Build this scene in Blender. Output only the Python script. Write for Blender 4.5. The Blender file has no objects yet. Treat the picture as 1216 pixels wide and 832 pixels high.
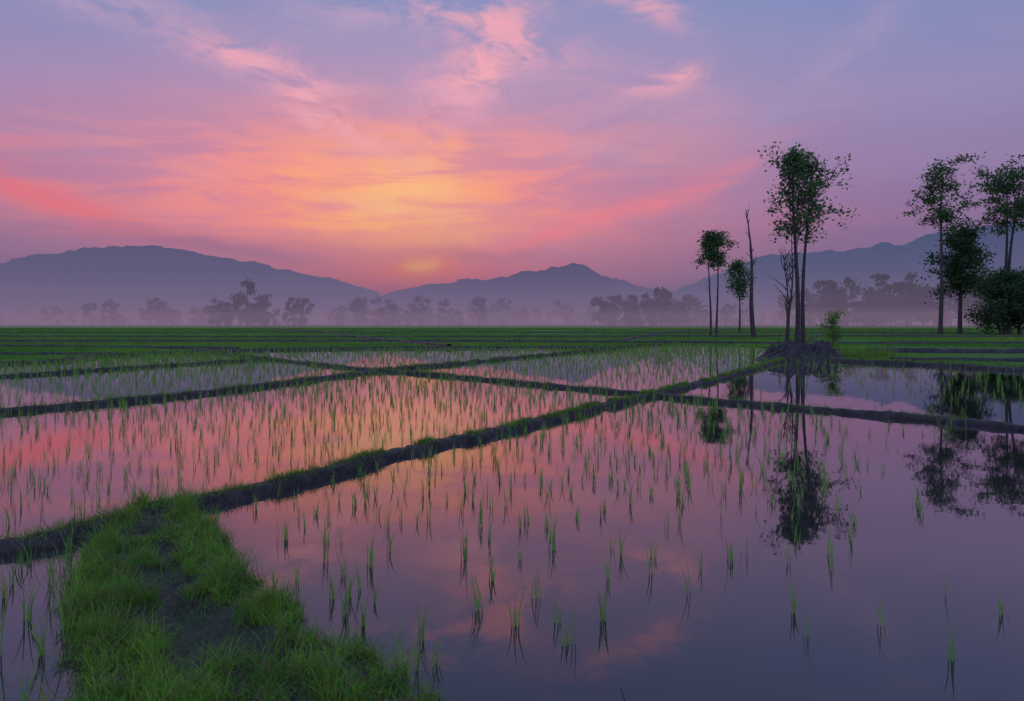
import bpy, math, random
import numpy as np
from mathutils import Vector, noise
R=math.radians
rng=np.random.default_rng(7); random.seed(7)
sc=bpy.context.scene
def lin(r,g,b):
    f=lambda c:(c/255/12.92) if c/255<=0.04045 else ((c/255+0.055)/1.055)**2.4
    return (f(r),f(g),f(b),1)
# ---------------------------------------------------------------- helpers
class NT:
    def __init__(s,nt): s.nt=nt; s.n=nt.nodes; s.l=nt.links
    def new(s,t,**k):
        x=s.n.new(t)
        for a,b in k.items(): setattr(x,a,b)
        return x
    def put(s,sock,v):
        if hasattr(v,'is_output') : s.l.new(v,sock)
        else: sock.default_value=v
    def m(s,op,a,b=0.0,c=0.0,clamp=False):
        x=s.new('ShaderNodeMath',operation=op,use_clamp=clamp)
        s.put(x.inputs[0],a); s.put(x.inputs[1],b); s.put(x.inputs[2],c)
        return x.outputs[0]
    def mix(s,f,a,b,blend='MIX'):
        x=s.new('ShaderNodeMix',data_type='RGBA',blend_type=blend)
        s.put(x.inputs[0],f); s.put(x.inputs[6],a); s.put(x.inputs[7],b)
        return x.outputs[2]
    def noise(s,vec,scale,detail=4,rough=0.5,dist=0.0):
        x=s.new('ShaderNodeTexNoise')
        if vec is not None: s.l.new(vec,x.inputs['Vector'])
        x.inputs['Scale'].default_value=scale; x.inputs['Detail'].default_value=detail
        x.inputs['Roughness'].default_value=rough; x.inputs['Distortion'].default_value=dist
        return x.outputs[0],x.outputs[1]
    def smooth(s,v,a,b):
        x=s.new('ShaderNodeMapRange',interpolation_type='SMOOTHSTEP')
        s.put(x.inputs[0],v); x.inputs[1].default_value=a; x.inputs[2].default_value=b
        return x.outputs[0]
    def comb(s,a,b,c):
        x=s.new('ShaderNodeCombineXYZ'); s.put(x.inputs[0],a); s.put(x.inputs[1],b); s.put(x.inputs[2],c)
        return x.outputs[0]
def mat(name):
    m=bpy.data.materials.new(name); m.use_nodes=True; m.node_tree.nodes.clear()
    t=NT(m.node_tree); o=t.new('ShaderNodeOutputMaterial'); return m,t,o
def mesh_np(name,co,quads,mats,matidx=None,smooth=False):
    me=bpy.data.meshes.new(name); co=np.asarray(co,dtype=np.float32); quads=np.asarray(quads,dtype=np.int32)
    me.vertices.add(len(co)); me.vertices.foreach_set('co',co.ravel())
    F=len(quads); me.loops.add(F*4); me.loops.foreach_set('vertex_index',quads.ravel())
    me.polygons.add(F); me.polygons.foreach_set('loop_start',np.arange(0,F*4,4,dtype=np.int32))
    if matidx is not None: me.polygons.foreach_set('material_index',np.asarray(matidx,dtype=np.int32))
    if smooth: me.polygons.foreach_set('use_smooth',np.ones(F,dtype=bool))
    me.update(calc_edges=True)
    for m in mats: me.materials.append(m)
    ob=bpy.data.objects.new(name,me); sc.collection.objects.link(ob); return ob
# ---------------------------------------------------------------- camera
cd=bpy.data.cameras.new('camera'); cam=bpy.data.objects.new('camera',cd); sc.collection.objects.link(cam)
cam.location=(0,0,2.0); cam.rotation_euler=(R(90),0,0); cd.lens=24; cd.sensor_width=36
cd.shift_y=-0.027; cd.clip_start=0.05; cd.clip_end=30000; sc.camera=cam
sc.view_settings.view_transform='Standard'; sc.view_settings.look='None'; sc.view_settings.exposure=0
# ---------------------------------------------------------------- sky
w=bpy.data.worlds.new('World'); sc.world=w; w.use_nodes=True; w.node_tree.nodes.clear()
t=NT(w.node_tree)
wo=t.new('ShaderNodeOutputWorld'); bg=t.new('ShaderNodeBackground')
tc=t.new('ShaderNodeTexCoord'); D=tc.outputs['Generated']
sp=t.new('ShaderNodeSeparateXYZ'); t.l.new(D,sp.inputs[0]); X,Y,Z=sp.outputs
az0=t.m('MULTIPLY',t.m('ARCTAN2',X,Y),57.2958); el0=t.m('MULTIPLY',t.m('ARCSINE',Z),57.2958)
_,nc=t.noise(D,3.0,4,0.58)
sn=t.new('ShaderNodeSeparateXYZ'); t.l.new(nc,sn.inputs[0])
az=t.m('ADD',az0,t.m('MULTIPLY',t.m('SUBTRACT',sn.outputs[0],0.5),14.0))
el=t.m('ADD',el0,t.m('MULTIPLY',t.m('SUBTRACT',sn.outputs[1],0.5),5.0))
def G(a,e,sa,se,rot=0,warp=True):
    A,E=(az,el) if warp else (az0,el0)
    da=t.m('SUBTRACT',A,a); de=t.m('SUBTRACT',E,e)
    if rot:
        c,s_=math.cos(R(rot)),math.sin(R(rot))
        u=t.m('ADD',t.m('MULTIPLY',da,c),t.m('MULTIPLY',de,s_))
        v=t.m('SUBTRACT',t.m('MULTIPLY',de,c),t.m('MULTIPLY',da,s_))
    else: u,v=da,de
    u=t.m('DIVIDE',u,sa); v=t.m('DIVIDE',v,se)
    q=t.m('ADD',t.m('MULTIPLY',u,u),t.m('MULTIPLY',v,v))
    return t.m('EXPONENT',t.m('MULTIPLY',q,-1.0))
ramp=t.new('ShaderNodeValToRGB'); t.put(ramp.inputs[0],t.m('DIVIDE',el0,60.0,clamp=True))
cr=ramp.color_ramp; stops=[(0,(120,92,128)),(0.06,(130,100,140)),(0.155,(142,118,162)),(0.27,(142,137,184)),(0.42,(122,142,192)),(0.75,(98,124,184)),(1,(130,152,205))]
cr.elements[0].position=0; cr.elements[0].color=lin(*stops[0][1]); cr.elements[1].position=1; cr.elements[1].color=lin(*stops[-1][1])
for p,c in stops[1:-1]: e=cr.elements.new(p); e.color=lin(*c)
col=ramp.outputs[0]
vs=t.comb(t.m('MULTIPLY',az,0.05),t.m('MULTIPLY',el,0.26),0.0)
st,_=t.noise(vs,1.5,5,0.56,0.3)
streak=t.smooth(st,0.40,0.66)
# layers fan gently upward away from the sun
vs2=t.comb(t.m('ADD',t.m('MULTIPLY',az0,0.060),t.m('MULTIPLY',el0,0.05)),t.m('ADD',t.m('MULTIPLY',el0,0.34),t.m('MULTIPLY',az0,-0.018)),3.7)
st2,_=t.noise(vs2,1.25,7,0.62,0.5)
fine=t.smooth(st2,0.40,0.64)
col=t.mix(t.m('MULTIPLY',G(-5,18,24,7.0),0.50),col,lin(186,162,198))
# wide pink glow
col=t.mix(t.m('MULTIPLY',G(-11,9.2,23,7.4),0.95),col,lin(242,136,150))
gap=t.m('MULTIPLY',t.m('SUBTRACT',1.0,fine),G(-14,11,30,7))
col=t.mix(t.m('MULTIPLY',gap,0.42),col,lin(190,132,168))
# pink arms of the glow with streaks
arms=G(-13,11.4,23,4.8,4)
col=t.mix(t.m('MULTIPLY',t.m('MULTIPLY',arms,fine),0.90),col,lin(255,152,142))
# orange core
core=G(-8.8,8.8,10.0,5.0)
col=t.mix(t.m('MULTIPLY',core,t.m('MULTIPLY_ADD',fine,0.50,0.38),clamp=True),col,lin(255,150,120))
col=t.mix(t.m('MULTIPLY',G(-8.9,10.2,5.0,4.0),t.m('MULTIPLY_ADD',fine,0.65,0.15),clamp=True),col,lin(255,196,132))
col=t.mix(t.m('MULTIPLY',G(-8.2,7.2,3.6,1.6),0.50),col,lin(255,176,112))
# red at the horizon under the sun
col=t.mix(t.m('MULTIPLY',G(-8.5,2.2,14,2.9,warp=False),0.92),col,lin(238,84,100))
# left crimson streaks
col=t.mix(t.m('MULTIPLY',G(-34,8.6,9,1.3,-17),t.m('MULTIPLY_ADD',fine,0.6,0.35)),col,lin(236,116,128))
col=t.mix(t.m('MULTIPLY',G(-33,11.5,9,1.0,-14),t.m('MULTIPLY',fine,0.6)),col,lin(222,128,150))
# right slanted streak
col=t.mix(t.m('MULTIPLY',G(10,10.0,9,0.75,15),t.m('MULTIPLY_ADD',fine,0.55,0.35)),col,lin(244,128,142))
col=t.mix(t.m('MULTIPLY',G(2,7.2,3.5,0.55,12),0.8),col,lin(252,124,130))
col=t.mix(t.m('MULTIPLY',G(22,7.5,14,2.0,8),t.m('MULTIPLY',streak,0.4)),col,lin(186,118,150))
# mauve-grey bands crossing the glow low down
band=t.m('MULTIPLY',G(-5,6.1,10,0.60,-2),t.m('MULTIPLY_ADD',fine,0.45,0.42))
col=t.mix(band,col,lin(172,102,134))
col=t.mix(t.m('MULTIPLY',G(-20,5.7,9,0.7,-3),0.65),col,lin(154,102,142))
col=t.mix(t.m('MULTIPLY',G(-28,3.0,12,2.2),0.5),col,lin(132,98,136))
# soft glow where the sun sits behind the cloud
col=t.mix(t.m('MULTIPLY',G(-8.0,4.9,2.6,1.0),0.70),col,lin(255,124,82))
col=t.mix(t.m('MULTIPLY',G(-8.0,5.3,0.8,0.45),0.6),col,lin(255,184,100))
def wisp(a,e,sa,se,rot,k,c=(240,168,184)):
    global col
    col=t.mix(t.m('MULTIPLY',t.m('MULTIPLY',G(a,e,sa,se,rot),fine2),k,clamp=True),col,lin(*c))
vs3=t.comb(t.m('ADD',t.m('MULTIPLY',az0,0.16),t.m('MULTIPLY',el0,-0.10)),t.m('ADD',t.m('MULTIPLY',el0,0.34),t.m('MULTIPLY',az0,0.05)),8.1)
st3,_=t.noise(vs3,1.1,7,0.66,0.6)
fine2=t.smooth(st3,0.36,0.62)
wisp(-3,20.2,6.5,2.2,38,1.25); wisp(-1,22.8,6,1.6,-20,1.25); wisp(-19.5,19.6,6.5,1.1,-12,1.2)
wisp(-15,17,5,1.2,-38,1.1); wisp(12,18.6,3.2,0.9,8,1.0); wisp(10,24.2,4.5,1.2,-25,0.8)
wisp(27,21,12,1.6,50,0.45,(170,152,192)); wisp(-33,23,9,1.8,-10,0.75,(196,162,192)); wisp(-10,24.5,8,1.6,8,0.55,(206,166,194)); wisp(10,15.5,10,2,10,0.4,(200,158,186))
vl,_=t.noise(vs,0.8,3,0.5,0.3)
col=t.mix(t.m('MULTIPLY',t.smooth(vl,0.42,0.72),0.20),col,lin(168,150,190))
back=t.smooth(t.m('MULTIPLY',Y,-1.0),-0.2,0.7); up=t.smooth(Z,0.55,0.9)
gain=t.m('ADD',1.0,t.m('ADD',t.m('MULTIPLY',back,0.8),t.m('MULTIPLY',up,1.0)))  # out-of-view sky behind and overhead boosted as added fill light for the foliage
col=t.mix(1.0,col,t.comb(gain,gain,gain),'MULTIPLY')
nis=t.new('ShaderNodeTexSky',sky_type='NISHITA'); nis.sun_disc=False; nis.sun_elevation=R(5.4); nis.sun_rotation=R(-8.4)
nis.air_density=1.5; nis.dust_density=3
bg2=t.new('ShaderNodeBackground'); t.l.new(nis.outputs[0],bg2.inputs[0]); bg2.inputs[1].default_value=0.002
t.put(bg.inputs[0],col); bg.inputs[1].default_value=0.97
ad=t.new('ShaderNodeAddShader'); t.l.new(bg.outputs[0],ad.inputs[0]); t.l.new(bg2.outputs[0],ad.inputs[1]); t.l.new(ad.outputs[0],wo.inputs[0])
sl=bpy.data.lights.new('sun','SUN'); so=bpy.data.objects.new('sun',sl); sc.collection.objects.link(so)
sl.energy=0.0012; sl.angle=R(8.0); sl.color=(1,0.5,0.25)
sd=Vector((math.sin(R(-8.4))*math.cos(R(5.4)),math.cos(R(-8.4))*math.cos(R(5.4)),math.sin(R(5.4))))
so.rotation_euler=(-sd).to_track_quat('-Z','Y').to_euler()
# ---------------------------------------------------------------- materials
def leafmat(name,c1,c2,c3,scale,transl=0.35,rough=0.6,hi=0.72):
    m,t,o=mat(name); g=t.new('ShaderNodeNewGeometry'); n1,_=t.noise(g.outputs['Position'],scale,3)
    n2,_=t.noise(g.outputs['Position'],scale*9,2)
    c=t.mix(t.smooth(n1,0.38,0.62),c1,c2); c=t.mix(t.smooth(n2,0.50,hi),c,c3)
    p=t.new('ShaderNodeBsdfPrincipled'); t.put(p.inputs['Base Color'],c); p.inputs['Roughness'].default_value=rough
    p.inputs['Specular IOR Level'].default_value=0.25
    tr=t.new('ShaderNodeBsdfTranslucent'); t.put(tr.inputs[0],c)
    mx=t.new('ShaderNodeMixShader'); mx.inputs[0].default_value=transl
    t.l.new(p.outputs[0],mx.inputs[1]); t.l.new(tr.outputs[0],mx.inputs[2]); t.l.new(mx.outputs[0],o.inputs[0]); return m
M_rice=leafmat('rice_leaf',(0.13,0.34,0.05,1),(0.21,0.46,0.065,1),(0.28,0.38,0.07,1),0.5,0.4)
M_field=leafmat('field_rice_leaf',(0.10,0.27,0.035,1),(0.18,0.38,0.045,1),(0.08,0.19,0.035,1),0.06)
M_grass=leafmat('grass_blade',(0.09,0.25,0.02,1),(0.18,0.40,0.035,1),(0.19,0.16,0.06,1),2.5,hi=0.62)
M_leaf=leafmat('tree_leaf',(0.07,0.15,0.05,1),(0.11,0.21,0.06,1),(0.05,0.10,0.04,1),0.5,0.45)
M_dleaf=leafmat('dark_leaf',(0.045,0.10,0.04,1),(0.075,0.15,0.05,1),(0.03,0.06,0.03,1),0.5)
m,t,o=mat('bark'); M_bark=m
g=t.new('ShaderNodeNewGeometry'); n1,_=t.noise(g.outputs['Position'],3.0,5)
p=t.new('ShaderNodeBsdfPrincipled'); t.put(p.inputs['Base Color'],t.mix(n1,(0.03,0.024,0.02,1),(0.11,0.09,0.08,1))); p.inputs['Roughness'].default_value=0.9
t.l.new(p.outputs[0],o.inputs[0])
m,t,o=mat('mud'); M_mud=m
g=t.new('ShaderNodeNewGeometry'); P=g.outputs['Position']
n1,_=t.noise(P,7,6,0.65); n2,_=t.noise(P,34,5,0.6); n3,_=t.noise(P,1.6,4)
sx=t.new('ShaderNodeSeparateXYZ'); t.l.new(g.outputs['Normal'],sx.inputs[0])
c=t.mix(t.smooth(n1,0.35,0.65),(0.008,0.006,0.005,1),(0.045,0.032,0.024,1))
c=t.mix(t.m('MULTIPLY',t.smooth(sx.outputs[2],0.80,0.98),t.m('MULTIPLY',t.smooth(n3,0.40,0.6),0.6)),c,(0.028,0.050,0.012,1))
b=t.new('ShaderNodeBump'); b.inputs['Strength'].default_value=1.0; b.inputs['Distance'].default_value=0.05
t.put(b.inputs['Height'],t.m('ADD',n1,t.m('MULTIPLY',n2,0.45)))
p=t.new('ShaderNodeBsdfPrincipled'); t.put(p.inputs['Base Color'],c); t.put(p.inputs['Roughness'],t.m('MULTIPLY_ADD',n3,0.7,0.18)); t.l.new(b.outputs[0],p.inputs['Normal'])
p.inputs['Specular IOR Level'].default_value=0.35
t.l.new(p.outputs[0],o.inputs[0])
m,t,o=mat('paddy_water'); M_water=m
g=t.new('ShaderNodeNewGeometry'); P=g.outputs['Position']
n1,_=t.noise(P,2.2,3,0.5); n3,_=t.noise(P,0.25,3,0.5)
b=t.new('ShaderNodeBump'); b.inputs['Strength'].default_value=0.35; b.inputs['Distance'].default_value=0.002; t.put(b.inputs['Height'],n1)
gl=t.new('ShaderNodeBsdfGlossy'); gl.inputs['Color'].default_value=(1.0,0.92,0.94,1); gl.inputs['Roughness'].default_value=0.02; t.l.new(b.outputs[0],gl.inputs['Normal'])
df=t.new('ShaderNodeBsdfDiffuse'); t.put(df.inputs[0],t.mix(n3,(0.018,0.015,0.018,1),(0.032,0.027,0.030,1)))
fr=t.new('ShaderNodeFresnel'); fr.inputs[0].default_value=1.75; t.l.new(b.outputs[0],fr.inputs['Normal'])
mx=t.new('ShaderNodeMixShader'); t.put(mx.inputs[0],t.m('MULTIPLY_ADD',fr.outputs[0],1.36,-0.045,clamp=True))
t.l.new(df.outputs[0],mx.inputs[1]); t.l.new(gl.outputs[0],mx.inputs[2]); t.l.new(mx.outputs[0],o.inputs[0])
m,t,o=mat('field_ground'); M_fg=m
g=t.new('ShaderNodeNewGeometry'); P=g.outputs['Position']
mp=t.new('ShaderNodeMapping'); mp.inputs['Rotation'].default_value=(0,0,R(20)); mp.inputs['Scale'].default_value=(0.03,0.045,1); t.l.new(P,mp.inputs[0])
vo=t.new('ShaderNodeTexVoronoi',distance='CHEBYCHEV'); t.l.new(mp.outputs[0],vo.inputs['Vector']); vo.inputs['Scale'].default_value=1
sv=t.new('ShaderNodeSeparateXYZ'); t.l.new(vo.outputs['Color'],sv.inputs[0])
n1,_=t.noise(P,0.15,6,0.6); n2,_=t.noise(P,2.5,4,0.6)
c=t.mix(sv.outputs[0],(0.06,0.15,0.025,1),(0.14,0.28,0.04,1)); c=t.mix(t.m('MULTIPLY',n2,0.4),c,(0.04,0.08,0.02,1)); c=t.mix(t.smooth(n1,0.5,0.7),c,(0.12,0.22,0.045,1))
b=t.new('ShaderNodeBump'); b.inputs['Distance'].default_value=0.2; t.put(b.inputs['Height'],n2)
p=t.new('ShaderNodeBsdfPrincipled'); t.put(p.inputs['Base Color'],c); p.inputs['Roughness'].default_value=0.95; p.inputs['Specular IOR Level'].default_value=0.1; t.l.new(b.outputs[0],p.inputs['Normal'])
t.l.new(p.outputs[0],o.inputs[0])
# ---------------------------------------------------------------- ground & water sheets
def sheet(name,pts,z,mt):
    me=bpy.data.meshes.new(name); me.from_pydata([(x,y,z) for x,y in pts],[],[list(range(len(pts)))]); me.materials.append(mt)
    ob=bpy.data.objects.new(name,me); sc.collection.objects.link(ob); return ob
sheet('ground',[(-9000,-300),(9000,-300),(9000,9000),(-9000,9000)],-0.25,M_mud)
EDGE=[(-90,30),(-24.8,34.5),(-24.0,42),(-20.5,48.5),(-10,53),(6,55),(17.7,67.6),(22,50),(18.9,44),(17,37),(19.7,32.6),(21.5,28.7),(26,24),(40,18),(90,10)]
sheet('water',[(-90,-30),(90,-30),(90,75),(-90,75)],0.0,M_water)
sheet('field_ground',EDGE+[(9000,10),(9000,9000),(-9000,9000),(-9000,30)],0.03,M_fg)
# ---------------------------------------------------------------- bunds
def spline(pts,step):
    P=[np.array(p,float) for p in pts]; P=[2*P[0]-P[1]]+P+[2*P[-1]-P[-2]]; out=[]
    for i in range(1,len(P)-2):
        a,b,c,d=P[i-1:i+3]; L=np.linalg.norm((c-b)[:2]); n=max(1,int(L/step))
        for k in range(n):
            s=k/n; out.append(0.5*((2*b)+(c-a)*s+(2*a-5*b+4*c-d)*s*s+(-a+3*b-3*c+d)*s**3))
    out.append(P[-2]); return np.array(out)
grass_pts=[]
def bund(pts,wid,hei,step=0.12,gd=60,seed=0,prof=None,gs=1.0,name='paddy_bund',wob=0.10,c=15,rough=0.03):
    if len(pts[0])==2: pts=[(x,y,wid) for x,y in pts]
    S=spline(pts,step); n=len(S)
    T=np.gradient(S[:,:2],axis=0); T/=np.linalg.norm(T,axis=1)[:,None]+1e-9; N=np.stack([T[:,1],-T[:,0]],1)
    ss=np.linspace(-1.25,1.25,c); V=[]
    for i in range(n):
        x,y,wd=S[i]
        wl=wob*noise.noise((x*1.3,y*1.3,seed)); kl=1+0.4*noise.noise((x*2.1,y*2.1,seed+5))+0.2*noise.noise((x*7,y*7,seed+5)); kr=1+0.4*noise.noise((x*2.1,y*2.1,seed+9))+0.2*noise.noise((x*7,y*7,seed+9))
        for s in ss:
            k=kl if s<0 else kr; off=s*wd*0.5*k+wl
            px,py=x+N[i,0]*off,y+N[i,1]*off
            a=abs(s); z=hei*(1-a**3.2) if a<1 else -0.12*(a-1)/0.25
            z*=1+0.3*noise.noise((px*1.7,py*1.7,seed+3)); z+=rough*noise.noise((px*6,py*6,seed))*min(1,wd/0.4)+rough*0.8*noise.noise((px*15,py*15,2))
            if prof and a<0.9: z+=prof(s,x,y,px,py)
            V.append((px,py,z))
    Q=[(i*c+j,i*c+j+1,(i+1)*c+j+1,(i+1)*c+j) for i in range(n-1) for j in range(c-1)]
    mesh_np(name,V,Q,[M_mud],smooth=True)
    V=np.array(V).reshape(n,c,3)
    L=np.linalg.norm(np.diff(S[:,:2],axis=0),axis=1).sum(); k=int(L*gd)
    for _ in range(k):
        i=random.randrange(n); s=random.gauss(-0.1 if seed<7 else 0,0.42)
        if abs(s)>1.05: continue
        j=int((s+1.25)/2.5*(c-1)); v=V[i,j]
        if noise.noise((v[0]*1.1,v[1]*1.1,seed+2))+0.5*noise.noise((v[0]*4,v[1]*4,seed+2))<-0.16: continue
        grass_pts.append((v[0]+random.uniform(-.05,.05),v[1]+random.uniform(-.05,.05),max(v[2]-0.01,0),gs))
A=[(-6.6,4.6),(-5.3,5.4),(-4.47,5.96),(-4.08,6.39),(-3.72,7.05),(-3.10,7.91),(-2.35,9.16),(-1.44,10.8),(-0.12,12.57),(1.77,15.6),(3.42,18.2),(7.75,24.95),(12.5,33.1),(15.2,37.5)]
B=[(-16,9.5),(-13,13),(-11.36,15.16),(-10.27,16.72),(-8.63,19.5),(-6.5,25.3),(-5.0,29.5),(-3.1,32.4),(0.6,39.6),(7,50.7),(17.7,67.6),(34,95)]
C=[(-50.8,81),(-28.1,56),(-15,39.6),(-6.96,30),(-2.1,25.3),(.86,21.9),(3.18,19.5),(5.15,17.3),(7.5,15.2),(8.7,14.0),(9.9,12.6),(12.5,10),(18,5)]
Dd=[(-25,16),(-19,25.3),(-17,30),(-14.2,36),(-13.6,38)]
E=[(-40,26),(-24.8,33.1),(-24.5,41.6),(-20.5,47.7),(-10,52.5),(6,54),(10,55)]
F=[(15.8,38),(17.2,35.5),(19.7,32.4),(21.3,28.5),(25,24),(33,17)]
bund(A,0.33,0.11,0.06,850,1,gs=1.0)
bund(B,0.30,0.11,0.15,200,2,gs=1.2)
bund(C,0.28,0.10,0.10,150,3,gs=1.0)
bund(Dd,0.34,0.11,0.25,120,4,gs=1.4)
bund(E,0.5,0.14,0.4,90,5,gs=1.6)
bund(F,0.5,0.16,0.25,140,6,gs=1.5)
FARB=[([(17,40),(24,55),(40,92),(62,150)],0.7)]
bund(FARB[0][0],0.7,0.3,0.6,25,7,gs=2.2)
fb=[([(-70,66),(-30,68),(10,66),(24,60)],0.6),([(-90,92),(-20,88),(34,93),(60,97)],0.7),([(-120,125),(0,130),(60,122),(140,128)],0.8),
    ([(-80,45),(-50,43),(-24,42)],0.5),([(-95,58),(-50,56),(-20,50)],0.5),([(-5,54),(-20,88),(-36,130),(-70,200)],0.6),
    ([(24,46),(45,44),(75,46),(120,48)],0.6),([(26,60),(50,62),(90,66)],0.7),([(38,92),(70,90),(130,96)],0.8),([(20,36),(40,33),(80,30)],0.5),([(-60,66),(-85,92),(-130,150)],0.6),([(10,66),(30,130),(60,185)],0.6)]
for i,(p,wd) in enumerate(fb):
    bund(p,wd,0.27 if wd>0.5 else 0.22,0.8,6,10+i,gs=1.8)
FARB+=fb
def bare_at(x,y): return noise.noise((x*1.5,y*1.5,4.0))+0.45*noise.noise((x*5,y*5,1.0))
def gprof(s,x,y,px,py):
    return -0.05*max(0,1-abs(s+0.05)/0.6)*(1 if bare_at(px,py)>-0.1 else 0.3)+0.05*noise.noise((px*3,py*3,1))+0.035*abs(noise.noise((px*11,py*11,6)))
Gp=[(-3.75,7.25,0.5),(-3.42,6.55,0.85),(-3.10,5.95,1.08),(-2.62,5.1,1.10),(-2.04,4.3,1.2),(-1.48,3.6,1.35),(-0.75,2.6,1.4),(0.3,1.4,1.4),(1.5,0,1.4)]
GC=41
bund(Gp,1,0.10,0.03,0,33,prof=gprof,name='grassy_bund',wob=0.10,c=GC,rough=0.035)
gmesh=bpy.data.objects['grassy_bund'].data
gv=np.empty(len(gmesh.vertices)*3,dtype=np.float32); gmesh.vertices.foreach_get('co',gv); gv=gv.reshape(-1,GC,3)
# ---------------------------------------------------------------- blades
def blades(base,h,lean,width,segs=3,curl=2.0):
    n=len(base); ang=rng.uniform(0,2*np.pi,n); d=np.stack([np.cos(ang),np.sin(ang)],1)
    fa=rng.uniform(0,2*np.pi,n); pr=np.stack([np.cos(fa),np.sin(fa)],1)
    V=np.zeros((n,segs+1,2,3),dtype=np.float32)
    for k in range(segs+1):
        s=k/segs; cx=base[:,:2]+d*(lean*h*s**curl)[:,None]; cz=base[:,2]+h*s*np.sqrt(np.clip(1-(lean*s)**2*0.5,0.1,1))
        ww=width*(1-s**1.6)*(0.65+0.5*s)+width*0.06
        V[:,k,0,:2]=cx-pr*ww[:,None]/2; V[:,k,1,:2]=cx+pr*ww[:,None]/2; V[:,k,:,2]=cz[:,None]
    o=(np.arange(n)*(segs+1)*2)[:,None,None]; kk=(np.arange(segs)*2)[None,:,None]
    Q=o+kk+np.array([0,1,3,2])[None,None,:]
    return V.reshape(-1,3),Q.reshape(-1,4)
def bobj(name,parts,mt):
    co=[];q=[];k=0
    for V,Q in parts: co.append(V); q.append(Q+k); k+=len(V)
    return mesh_np(name,np.concatenate(co),np.concatenate(q),[mt])
pts=[];tall=[];hs_=[]
for _ in range(140000):
    i=random.randrange(gv.shape[0]-1); f=random.uniform(0,GC-1.01); j=int(f); u=f-j
    v=gv[i,j]*(1-u)+gv[i,min(j+1,GC-1)]*u
    s=-1.25+f/(GC-1)*2.5
    if v[2]<-0.02: continue
    ba=bare_at(v[0],v[1]); cl=noise.noise((v[0]*4,v[1]*4,9.0))
    cen=abs(s+0.05)
    if cen<0.62 and ba>0.04-0.25*(0.62-cen): pb=0.05
    elif ba>0.42: pb=0.15
    else: pb=0.9
    if cl<-0.22: pb*=0.3
    if random.random()<pb: pts.append(v+np.array([random.uniform(-.03,.03),random.uniform(-.03,.03),-0.01])); hs_.append(0.55+1.3*max(0,cl+0.2)+0.5*noise.noise((v[0]*12,v[1]*12,2.0)))
    if random.random()<0.014 and abs(s)>0.35 and cl>0: tall.append(v)
pts=np.array(pts); hs_=np.clip(np.array(hs_),0.3,2); n=len(pts)
parts=[blades(pts,(rng.gamma(4,0.016,n)+0.015)*hs_*1.25,rng.uniform(0.4,1.35,n),rng.uniform(0.003,0.007,n),3)]
tp=np.repeat(np.array(tall),9,axis=0)+np.c_[rng.normal(0,0.022,(len(tall)*9,2)),np.zeros(len(tall)*9)]
n=len(tp); parts.append(blades(tp,rng.uniform(0.10,0.28,n),rng.uniform(0.1,0.9,n),rng.uniform(0.004,0.009,n),4))
bobj('foreground_grass',parts,M_grass)
gp=np.array(grass_pts); gs=gp[:,3]; n=len(gp)
near=np.clip(gp[:,1]/9,0.8,5)
bobj('bund_grass',[blades(gp[:,:3],(rng.gamma(4,0.014,n)+0.02)*gs,rng.uniform(0.2,1.2,n),0.0065*near,3)],M_grass)
# ---------------------------------------------------------------- rice seedlings
def inpoly(x,y,poly):
    c=np.zeros(len(x),bool); j=len(poly)-1
    for i in range(len(poly)):
        xi,yi=poly[i];xj,yj=poly[j]
        k=((yi>y)!=(yj>y))&(x<(xj-xi)*(y-yi)/(yj-yi+1e-12)+xi); c^=k; j=i
    return c
def distline(x,y,line,st=0.4):
    S=spline([(a,b,0) for a,b in line],st)[:,:2]; dmin=np.full(len(x),1e9)
    for s in range(0,len(x),4000):
        d=np.hypot(x[s:s+4000,None]-S[None,:,0],y[s:s+4000,None]-S[None,:,1]).min(1); dmin[s:s+4000]=d
    return dmin
vn=np.vectorize(lambda a,b,c:noise.noise((a,b,c)))
def plant(poly,sx,sy,rot,jit,keep,hr,nb,wd,lean=(0.03,0.35),lines=(A,B,C,Dd,E,F)):
    P=np.array(poly); x0,y0=P.min(0); x1,y1=P.max(0); cx,cy=(x0+x1)/2,(y0+y1)/2; r=math.hypot(x1-x0,y1-y0)/2
    gx,gy=np.meshgrid(np.arange(-r,r,sx),np.arange(-r,r,sy)); gx=gx.ravel(); gy=gy.ravel()
    gx=gx+rng.normal(0,jit,len(gx)); gy=gy+rng.normal(0,jit*1.2,len(gy))
    c,s=math.cos(R(rot)),math.sin(R(rot)); x=cx+gx*c-gy*s; y=cy+gx*s+gy*c
    k=inpoly(x,y,poly); x=x[k];y=y[k]
    k=rng.random(len(x))<keep(x,y); x=x[k];y=y[k]
    d=np.min([distline(x,y,l) for l in lines],axis=0); k=d>0.32; x=x[k];y=y[k]
    n=len(x); hh=rng.uniform(hr[0],hr[1],n)*(1+0.25*vn(x*0.6,y*0.6,1.0)); cnt=rng.integers(nb[0],nb[1]+1,n)
    idx=np.repeat(np.arange(n),cnt); m=len(idx)
    base=np.c_[x[idx]+rng.normal(0,0.014,m),y[idx]+rng.normal(0,0.014,m),np.full(m,-0.01)]
    return blades(base,hh[idx]*rng.uniform(0.45,1.05,m),rng.uniform(lean[0],lean[1],m),wd*rng.uniform(0.7,1.3,m)*np.clip(y[idx]/14,0.8,3.5),3)
P1=[(-3.3,7.6),(-2.35,9.2),(-1.44,10.8),(-0.12,12.57),(1.77,15.6),(3.6,18.4),(5.15,17.3),(7.5,15.2),(8.7,14.0),(9.9,12.6),(12.5,10),(14,6),(8,2.5),(2,2.2),(0.2,3.0),(-0.75,3.7),(-1.4,4.5),(-2.0,5.4),(-3.0,6.8)]
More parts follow.
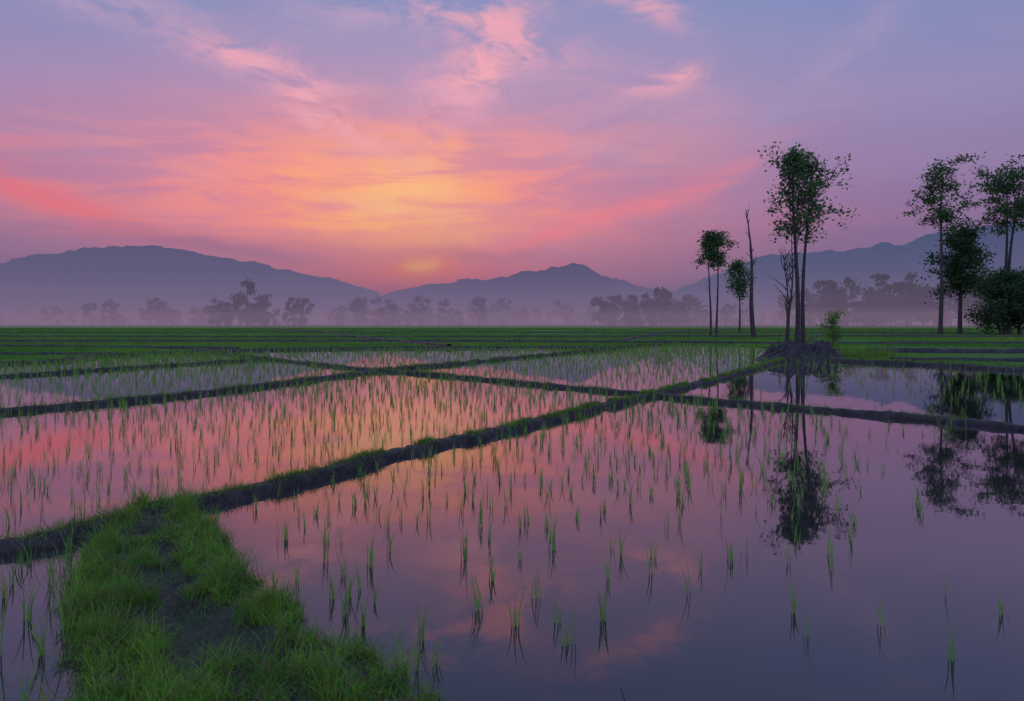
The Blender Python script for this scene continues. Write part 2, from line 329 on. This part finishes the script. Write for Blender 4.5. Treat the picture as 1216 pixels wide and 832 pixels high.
def k1(x,y):
    v=np.clip(1.0-np.clip((x-0.36*y)/2.2,0,1),0,1)*np.clip((y-3.8)/5.2,0.06,1)
    v=np.where((y>12.0),np.maximum(v,0.65),v); v=v*np.where(x>6.5,0.3,1)
    return np.clip(v*(0.90+0.8*vn(x*0.5,y*0.5,7.)),0.003,0.94)
P2=[(-16,9.5),(-13,13),(-11.36,15.16),(-8.63,19.5),(-6.5,25.3),(-5.6,28.5),(-2.1,25.3),(.86,21.9),(3.3,18.9),(1.77,15.6),(-1.44,10.8),(-3.1,7.9),(-4.1,6.4),(-5.3,5.4),(-8,3.5)]
P4=[(-5.6,29.3),(-2.1,25.6),(.86,22.2),(3.8,18.9),(7.75,24.95),(12.5,33.1),(16.5,40),(22,52),(17.7,67.6),(7,50.7),(0.6,39.6)]
P5=[(-24,16),(-19,25.3),(-17,30),(-14.2,36),(-13,37.5),(-6.96,30),(-6.2,28),(-8.63,19.5),(-11.36,15.16),(-14,12),(-18,10)]
P6=[(4.2,19.2),(7.75,24.95),(12.5,33.1),(15.5,36.5),(17.2,35.5),(19.7,32.4),(21.3,28.5),(25,24),(20,8),(12.5,10),(9.9,12.8),(7.5,15.4),(5.15,17.5)]
P7=[(-40,26),(-24.8,33.1),(-24.5,41.6),(-20.5,47.7),(-16,42),(-14,38.5),(-17,30),(-19,25.3),(-24,17)]
P8=[(-20.5,47.7),(-10,52.5),(6,54),(7,50.7),(0.6,39.6),(-5.3,29.8),(-7,30.2),(-15,39.8)]
P9=[(-4.6,5.4),(-3.9,6.0),(-3.6,5.8),(-2.3,3.6),(-1.6,2.4),(-4,2)]
rp=[plant(P1,0.29,0.34,36,0.08,k1,(0.17,0.32),(3,7),0.013),
    plant(P2,0.28,0.34,30,0.065,lambda x,y:np.clip(0.70+0.7*vn(x*.4,y*.4,3.),0,0.92),(0.20,0.33),(3,6),0.011),
    plant(P4,0.36,0.36,25,0.07,lambda x,y:0*x+0.75,(0.17,0.27),(3,5),0.0095),
    plant(P5,0.34,0.36,10,0.07,lambda x,y:0*x+0.78,(0.20,0.30),(3,5),0.010),
    plant(P6,0.34,0.38,-35,0.07,lambda x,y:np.clip((x-9)/7,0.08,0.45)*np.clip(1.2-(y-12)/22,.2,1),(0.2,0.30),(2,5),0.010),
    plant(P7,0.34,0.34,15,0.07,lambda x,y:0*x+0.85,(0.22,0.32),(3,6),0.011),
    plant(P8,0.38,0.38,20,0.07,lambda x,y:0*x+0.62,(0.17,0.27),(3,5),0.009),
    plant(P9,0.28,0.30,20,0.05,lambda x,y:0*x+0.8,(0.26,0.46),(6,11),0.011,(0.1,0.5),(A,))]
ln=[(-0.55,3.95),(-0.68,4.0),(0.36,4.25),(0.60,4.6),(2.62,4.05),(1.85,5.75),(0.95,5.9),(-0.25,4.75),(-0.15,5.3),(0.35,6.0),(-1.2,5.0),(0.02,4.5),(-0.98,4.5),(-1.15,4.7),(-0.57,4.3),(-1.73,6.3),(-2.08,6.3),(-1.18,5.65),(-1.73,7.5),(-1.30,4.95)]
bb=np.array([(x+random.gauss(0,.016),y+random.gauss(0,.016),-0.01) for x,y in ln for _ in range(7)])
rp.append(blades(bb,rng.uniform(0.10,0.30,len(bb)),rng.uniform(0.05,0.35,len(bb)),np.full(len(bb),0.012),4))
rp.append(blades(np.array([(0.59,3.75,-0.01)]),np.array([0.24]),np.array([0.95]),np.array([0.009]),4,1.2))
bobj('rice_seedlings',rp,M_rice)
N=330000; yy=np.sqrt(rng.uniform(28**2,60**2,N//3)); yy=np.concatenate([yy,60*(220/60)**rng.random(N-N//3)])
xx=rng.uniform(-0.95,0.98,N)*yy; k=inpoly(xx,yy,EDGE+[(400,10),(400,400),(-400,400),(-400,30)]); xx=xx[k]; yy=yy[k]
k=vn(xx*0.05,yy*0.09,5.)>-0.34; xx=xx[k];yy=yy[k]
dm=np.full(len(xx),1e9)
for l,_w in FARB: dm=np.minimum(dm,distline(xx,yy,l,1.5))
k=dm>(0.7+yy*0.003); xx=xx[k]; yy=yy[k]; n=len(xx)
V=blades(np.c_[xx,yy,np.zeros(n)],rng.uniform(0.12,0.26,n),rng.uniform(0.1,0.6,n),0.0011*np.clip(yy,30,200)*rng.uniform(0.6,1.2,n),2)
bobj('rice_field',[V],M_field)
# ---------------------------------------------------------------- trees
class TB:
    def __init__(s): s.v=[];s.f=[];s.mi=[]
    def tube(s,path,rad,sides=6):
        k=len(s.v); n=len(path)
        for i,p in enumerate(path):
            d=(path[min(i+1,n-1)]-path[max(i-1,0)]).normalized(); a=d.orthogonal().normalized(); b=d.cross(a)
            if i==0: ref=a
            a=(ref-d*ref.dot(d)).normalized(); b=d.cross(a); ref=a
            for j in range(sides):
                an=2*math.pi*j/sides; q=p+(a*math.cos(an)+b*math.sin(an))*rad[i]; s.v.append((q.x,q.y,q.z))
        for i in range(n-1):
            for j in range(sides):
                j2=(j+1)%sides; s.f.append((k+i*sides+j,k+i*sides+j2,k+(i+1)*sides+j2,k+(i+1)*sides+j)); s.mi.append(0)
    def leaves(s,c,n,spread,size,flat=0.8):
        for _ in range(n):
            p=c+Vector((random.gauss(0,spread),random.gauss(0,spread),random.gauss(0,spread*flat)))
            a=Vector((random.gauss(0,1),random.gauss(0,1),random.gauss(0,.7))).normalized(); b=a.orthogonal().normalized()
            b=(b*math.cos(random.random()*6)+a.cross(b)*math.sin(random.random()*6)); l=size*random.uniform(.6,1.4); w_=l*0.28
            k=len(s.v)
            for q in (p-a*l*.5,p+b*w_,p+a*l*.5,p-b*w_): s.v.append((q.x,q.y,q.z))
            s.f.append((k,k+1,k+2,k+3)); s.mi.append(1)
    def done(s,name,m2): return mesh_np(name,s.v,s.f,[M_bark,m2],s.mi)
def wander(p0,d,L,n,wig,up=0.0):
    path=[p0.copy()]; d=d.normalized()
    for i in range(n):
        d=(d+Vector((random.gauss(0,wig),random.gauss(0,wig),random.gauss(0,wig)+up))).normalized(); path.append(path[-1]+d*L/n)
    return path
def tree(name,loc,H,cb,cr,seed,stems=((0,0,0,0),),r0=0.2,nb=26,shape=None,elev=(25,60),leaf=0.22,ln=16,spread=0.30,m2=None,stubs=4,subn=5,flat=0.8):
    random.seed(seed); T=TB(); m2=m2 or M_leaf
    shape=shape or (lambda u: math.sin(math.pi*min(1,0.12+0.85*u))**0.7)
    for (ox,oy,lx,ly) in stems:
        p0=Vector((loc[0]+ox,loc[1]+oy,-0.2)); n=16; path=[]; hh=H*random.uniform(0.93,1.0) if ox else H
        ph=random.uniform(0,6); amp=0.014*H
        for i in range(n+1):
            s=i/n; path.append(p0+Vector((lx*s*s+amp*math.sin(s*5+ph)*s**0.5,ly*s+amp*math.cos(s*4+ph)*s**0.5,(hh+0.2)*s)))
        rad=[r0*(1-0.88*(i/n)**1.1)+ (0.35*r0 if i==0 else 0) for i in range(n+1)]
        T.tube(path,rad,7)
        def at(z):
            s=z/hh*n; i=min(n-1,int(s)); return path[i].lerp(path[i+1],s-i), rad[i]
        for b in range(nb):
            u=(b+random.random())/nb; z=cb+(hh-cb)*u*0.93; P,rr=at(z)
            a=b*2.4+random.gauss(0,.4); e=R(random.uniform(*elev)); L=cr*shape(u)*random.uniform(0.5,1.12)/max(0.45,math.cos(e))*0.85
            d=Vector((math.cos(a)*math.cos(e),math.sin(a)*math.cos(e),math.sin(e)))
            bp=wander(P,d,L,6,0.12,0.03); T.tube(bp,[max(0.014,rr*0.42*(1-0.85*i/6)) for i in range(7)],4)
            for c in range(subn):
                q=bp[random.randint(2,6)]; d2=Vector((random.gauss(0,1),random.gauss(0,1),random.gauss(0.3,.6)))
                sp=wander(q,d2,L*random.uniform(.15,.38)+0.2,3,0.2); T.tube(sp,[0.022,0.016,0.012,0.008],3)
                if random.random()<0.9: T.leaves(sp[-1],ln,spread,leaf,flat); T.leaves(sp[2],ln//3,spread*.7,leaf,flat)
            T.leaves(bp[-1],ln,spread,leaf,flat)
        for b in range(stubs):
            z=random.uniform(0.35*cb,cb); P,rr=at(z); a=random.uniform(0,6.3)
            bp=wander(P,Vector((math.cos(a),math.sin(a),random.uniform(.3,1))),random.uniform(.4,1.5)*H/18,3,.15); T.tube(bp,[.05,.035,.02,.01],4)
    return T.done(name,m2)
ov=lambda u: max(0.12,math.sin(math.pi*min(1,0.27+0.70*u)))
tree('tall_slender_tree',(24.1,57.5),17.6,8.4,2.9,41,stems=((-0.1,0,-0.3,0),),r0=0.22,nb=32,elev=(30,62),leaf=0.27,ln=14,spread=0.34,shape=ov)
tree('tall_slender_tree',(24.85,58.2),15.6,9.0,2.8,42,stems=((0,0,0.6,0),),r0=0.20,nb=26,elev=(28,60),leaf=0.27,ln=14,spread=0.34,shape=ov)
tree('twin_stem_tree',(27.6,95),14.4,9.4,2.1,13,stems=((0.0,0,-.2,0),(0.9,0,.1,0)),r0=0.17,nb=14,elev=(10,50),leaf=0.34,ln=18,spread=0.42,flat=0.6)
tree('young_tree',(43.3,130),13.4,6.8,2.3,14,r0=0.2,nb=18,elev=(10,50),leaf=0.42,ln=20,spread=0.6)
um=lambda u: 0.72+0.35*math.sin(math.pi*min(1,u*0.9+0.05))
tree('umbrella_crown_tree',(69,110),26.3,16.5,4.9,21,stems=((0,0,0.6,0),),r0=0.36,nb=24,shape=um,elev=(14,48),leaf=0.42,ln=30,spread=0.62,stubs=7,subn=4,flat=0.55)
tree('umbrella_crown_tree',(80.8,112),26.6,17,5.8,22,stems=((0,0,0.5,0),(0.9,0.4,2.0,0)),r0=0.36,nb=19,shape=um,elev=(14,46),leaf=0.44,ln=30,spread=0.66,stubs=6,subn=4,flat=0.55)
rd=lambda u: math.sin(math.pi*min(1,0.2+0.75*u))**0.5
tree('broadleaf_tree',(77.5,118),18.0,6.5,4.8,23,r0=0.4,nb=38,shape=rd,elev=(0,50),leaf=0.46,ln=34,spread=0.75,m2=M_dleaf)
tree('dense_bush',(74.5,104),9.4,0.8,4.4,24,stems=((0,0,0,0),(3.6,1,0.3,0)),r0=0.3,nb=30,shape=rd,elev=(-5,50),leaf=0.40,ln=40,spread=0.62,m2=M_dleaf)
tree('broadleaf_tree',(92,112),17,5,5,25,r0=0.4,nb=34,shape=rd,elev=(0,50),leaf=0.46,ln=30,spread=0.8,m2=M_dleaf)
def dead(name,loc,H,seed,lean,r0,nb=7):
    random.seed(seed); T=TB(); n=18; p=Vector((loc[0],loc[1],-.2)); path=[]
    for i in range(n+1):
        s=i/n; path.append(p+Vector((lean*s+0.01*H*math.sin(s*7+seed),0.01*H*math.cos(s*6),(H+.2)*s)))
    T.tube(path,[r0*(1-0.85*(i/n)**0.9) for i in range(n+1)],7)
    for b in range(nb):
        i=random.randint(7,n-1); a=random.uniform(0,6.3)
        bp=wander(path[i],Vector((math.cos(a)*.5,math.sin(a)*.5,1)),random.uniform(.6,2.4),4,.14); T.tube(bp,[.06,.045,.03,.02,.01],4)
        q=wander(bp[2],Vector((random.gauss(0,.6),random.gauss(0,.6),.8)),random.uniform(.3,.9),3,.2); T.tube(q,[.025,.02,.014,.008],3)
    return T.done(name,M_leaf)
dead('bare_dead_tree',(30.2,85),16.0,3,-0.9,0.34,18)
dead('bare_dead_tree',(23.0,57),9.8,4,0.5,0.13,12)
dead('bare_dead_tree',(23.5,57.8),8.2,5,-0.4,0.10,10)
dead('bare_dead_tree',(22.6,56.5),6.0,6,0.3,0.09,8)
tree('small_shrub',(20.9,44.5),2.3,0.5,0.9,31,r0=0.05,nb=14,elev=(10,60),leaf=0.16,ln=12,spread=0.16,m2=M_grass,stubs=0,subn=3)
# ---------------------------------------------------------------- mound with sticks
random.seed(5); V=[];Q=[];nx=100;ny=50
for j in range(ny):
    for i in range(nx):
        u=i/(nx-1)*2-1; v=j/(ny-1)*2-1; x=15.8+u*2.5; y=37.4+v*1.6; r=math.sqrt(u*u+v*v)
        e=max(0,1-r)
        z=0.85*min(1,e*2.4)**0.9*(0.85+0.5*noise.noise((x*0.9,y*0.9,2)))+0.36*noise.noise((x*2.3,y*2.3,5))*min(1,e*2)+0.2*noise.noise((x*6,y*6,5))*min(1,e*2)-0.04
        if r>1: z=-0.15
        V.append((x,y,z))
for j in range(ny-1):
    for i in range(nx-1): Q.append((j*nx+i,j*nx+i+1,(j+1)*nx+i+1,(j+1)*nx+i))
mesh_np('earth_mound',V,Q,[M_mud],smooth=True)
T=TB()
for _ in range(40):
    p=Vector((random.uniform(14.2,17.6),random.uniform(36.4,38.2),random.uniform(0.3,0.8))); q=wander(p,Vector((random.gauss(0,1),random.gauss(0,.5),random.uniform(-.1,.6))),random.uniform(.4,1.3),4,.15); T.tube(q,[.035,.03,.022,.016,.01],4)
T.done('dead_branches',M_leaf)
n=2600; a=rng.uniform(0,6.28,n); r=np.sqrt(rng.random(n)); bx=19.2+np.cos(a)*r*3.0; by=40.0+np.sin(a)*r*2.5
V1=blades(np.c_[bx,by,np.full(n,0.0)],rng.uniform(0.2,0.75,n),rng.uniform(.2,.9,n),rng.uniform(.02,.04,n),3)
n=260; bx=rng.normal(15.6,1.6,n); by=rng.normal(36.2,0.4,n)
V2=blades(np.c_[bx,by,np.full(n,0.0)],rng.uniform(0.2,0.4,n),rng.uniform(.2,.9,n),rng.uniform(.015,.03,n),3)
bobj('tall_weeds',[V1,V2],M_grass)
# ---------------------------------------------------------------- distant trees
def crowns(lst,name):
    C=[];S=[];T=TB()
    for (x,y,h,wd) in lst:
        T.tube([Vector((x,y,0)),Vector((x+random.gauss(0,.3),y,h*.5)),Vector((x+random.gauss(0,.5),y,h*.8))],[h*.018,h*.013,h*.006],5)
        nb=random.randint(11,19); lo=random.uniform(0.03,0.25)
        for b in range(nb):
            u=random.random(); cz=h*(lo+(0.93-lo)*u); rr=wd*(0.35+0.65*math.sin(math.pi*(0.15+0.72*u)))
            a=random.uniform(0,6.28); q=random.random()**.5*rr*.85; br=wd*random.uniform(.20,.40); cx=x+math.cos(a)*q; cy=y+math.sin(a)*q
            m=46; g=rng.normal(0,0.5,(m,3))*np.array([br,br,br*.75]); C.append(g+np.array([cx,cy,min(cz,h-br*.5)])); S.append(np.full(m,h*0.034))
    C=np.concatenate(C);S=np.concatenate(S); n=len(C)
    a=rng.normal(0,1,(n,3)); a/=np.linalg.norm(a,axis=1)[:,None]; b=np.cross(a,rng.normal(0,1,(n,3))); b/=np.linalg.norm(b,axis=1)[:,None]
    S=(S*rng.uniform(.6,1.5,n))[:,None]
    LV=np.stack([C-a*S,C-b*S*.7,C+a*S,C+b*S*.7],1).reshape(-1,3); LQ=np.arange(4*n).reshape(-1,4)
    tv=np.array(T.v); tf=np.array(T.f)
    return mesh_np(name,np.concatenate([tv,LV]),np.concatenate([tf,LQ+len(tv)]),[M_bark,M_dleaf],np.r_[np.zeros(len(tf)),np.ones(n)].astype(int))
def row(xa,xb,y,h0,h1,n,dy=18): return [(random.uniform(xa,xb),y+random.uniform(-dy,dy),h,h*random.uniform(.25,.42)) for h in [h0+(h1-h0)*random.random()**1.6 for _ in range(n)]]
random.seed(12)
far=[]
far+=row(-500,-298,450,8,18,24)+row(-270,-190,420,7,17,18)+row(-150,-101,335,8,16,18)+[(-128,330,23,7),(-133,334,17,5),(-122,334,16,6),(-105,330,15,4),(-142,332,14,5)]
far+=row(-118,-20,430,9,20,34)+row(-40,75,560,9,22,32)+row(40,88,350,9,18,24)+[(77,350,20.5,6),(52,352,17,5),(71,352,17,6)]
far+=row(90,200,400,9,20,34)+row(143,225,335,12,24,36,14)+row(190,330,300,14,28,38,14)+[(180,330,26,8),(192,333,27,9),(172,334,24,8)]
far+=row(-800,800,760,7,20,260,70)+row(260,460,330,14,30,24)+row(-300,300,480,4,9,120,20)
crowns(far,'distant_trees')
# ---------------------------------------------------------------- mountains
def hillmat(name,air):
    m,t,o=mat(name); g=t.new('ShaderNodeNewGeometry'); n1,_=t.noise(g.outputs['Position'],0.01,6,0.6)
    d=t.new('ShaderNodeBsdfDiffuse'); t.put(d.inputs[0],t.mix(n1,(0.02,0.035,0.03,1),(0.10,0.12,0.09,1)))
    e=t.new('ShaderNodeEmission'); e.inputs[0].default_value=air; e.inputs[1].default_value=1  # bluish airlight put into the hill material as an even glow, standing in for haze
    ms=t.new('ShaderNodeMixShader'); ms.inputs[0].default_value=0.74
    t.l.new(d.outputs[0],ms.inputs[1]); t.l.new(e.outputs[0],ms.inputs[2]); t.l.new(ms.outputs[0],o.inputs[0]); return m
def ridge(prof,Yc,air,seed,depth=700,jag=1.0):
    xs=np.arange(prof[0][0],prof[-1][0],10.0); hs=np.interp(xs,[p[0] for p in prof],[p[1] for p in prof])
    k=np.ones(3)/3; hs=np.convolve(np.pad(hs,1,'edge'),k,'valid')
    V=[];c=31
    for i,x in enumerate(xs):
        for j in range(c):
            s=j/(c-1)*2-1; y=Yc+s*depth+60*noise.noise((x*.003,seed,0)); f=1-abs(s)**0.9
            rg=noise.fractal((x*.005,y*.0035,seed),1.0,2.0,6)
            h=hs[i]*(f+0.42*rg*f*(1-f)*2.2)+ jag*(14*noise.fractal((x*.013,y*.008,seed),0.8,2.1,6))*f
            V.append((x,y,h-8))
    Q=[(i*c+j,(i+1)*c+j,(i+1)*c+j+1,i*c+j+1) for i in range(len(xs)-1) for j in range(c-1)]
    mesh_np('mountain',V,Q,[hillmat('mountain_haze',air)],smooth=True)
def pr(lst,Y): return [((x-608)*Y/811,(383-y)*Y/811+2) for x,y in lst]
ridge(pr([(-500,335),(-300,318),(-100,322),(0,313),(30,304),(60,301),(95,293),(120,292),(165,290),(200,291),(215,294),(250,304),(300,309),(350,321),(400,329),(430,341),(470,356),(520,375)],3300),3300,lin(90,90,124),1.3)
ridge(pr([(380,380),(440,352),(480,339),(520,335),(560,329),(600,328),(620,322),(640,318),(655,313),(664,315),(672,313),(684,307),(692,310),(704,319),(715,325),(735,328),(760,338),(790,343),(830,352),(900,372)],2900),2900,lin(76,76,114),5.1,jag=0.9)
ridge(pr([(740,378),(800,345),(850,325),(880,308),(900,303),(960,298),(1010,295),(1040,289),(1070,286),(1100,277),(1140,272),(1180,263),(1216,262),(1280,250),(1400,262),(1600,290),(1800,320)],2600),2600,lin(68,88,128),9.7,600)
# ---------------------------------------------------------------- mist layers (absorbing + in-scattered light)
def mist(z0,z1,y0,y1,dist,colr):
    m,t,o=mat('mist'); a=t.new('ShaderNodeVolumeAbsorption'); a.inputs[0].default_value=(0,0,0,1); a.inputs[1].default_value=1/dist
    e=t.new('ShaderNodeEmission'); e.inputs[0].default_value=colr; e.inputs[1].default_value=1/dist
    s=t.new('ShaderNodeAddShader'); t.l.new(a.outputs[0],s.inputs[0]); t.l.new(e.outputs[0],s.inputs[1]); t.l.new(s.outputs[0],o.inputs['Volume'])
    xx=4000; v=[(x,y,z) for x in(-xx,xx) for y in(y0,y1) for z in(z0,z1)]
    f=[(0,1,3,2),(4,6,7,5),(0,4,5,1),(2,3,7,6),(0,2,6,4),(1,5,7,3)]
    me=bpy.data.meshes.new('mist'); me.from_pydata(v,[],f); me.materials.append(m); ob=bpy.data.objects.new('mist_layer',me); sc.collection.objects.link(ob)
mist(0.6,6,155,2000,170,lin(128,107,133))
mist(6.02,14,160,2010,250,lin(118,102,132))
mist(14.02,28,165,2020,430,lin(112,100,132))
mist(28.02,70,170,2030,1900,lin(106,98,132))
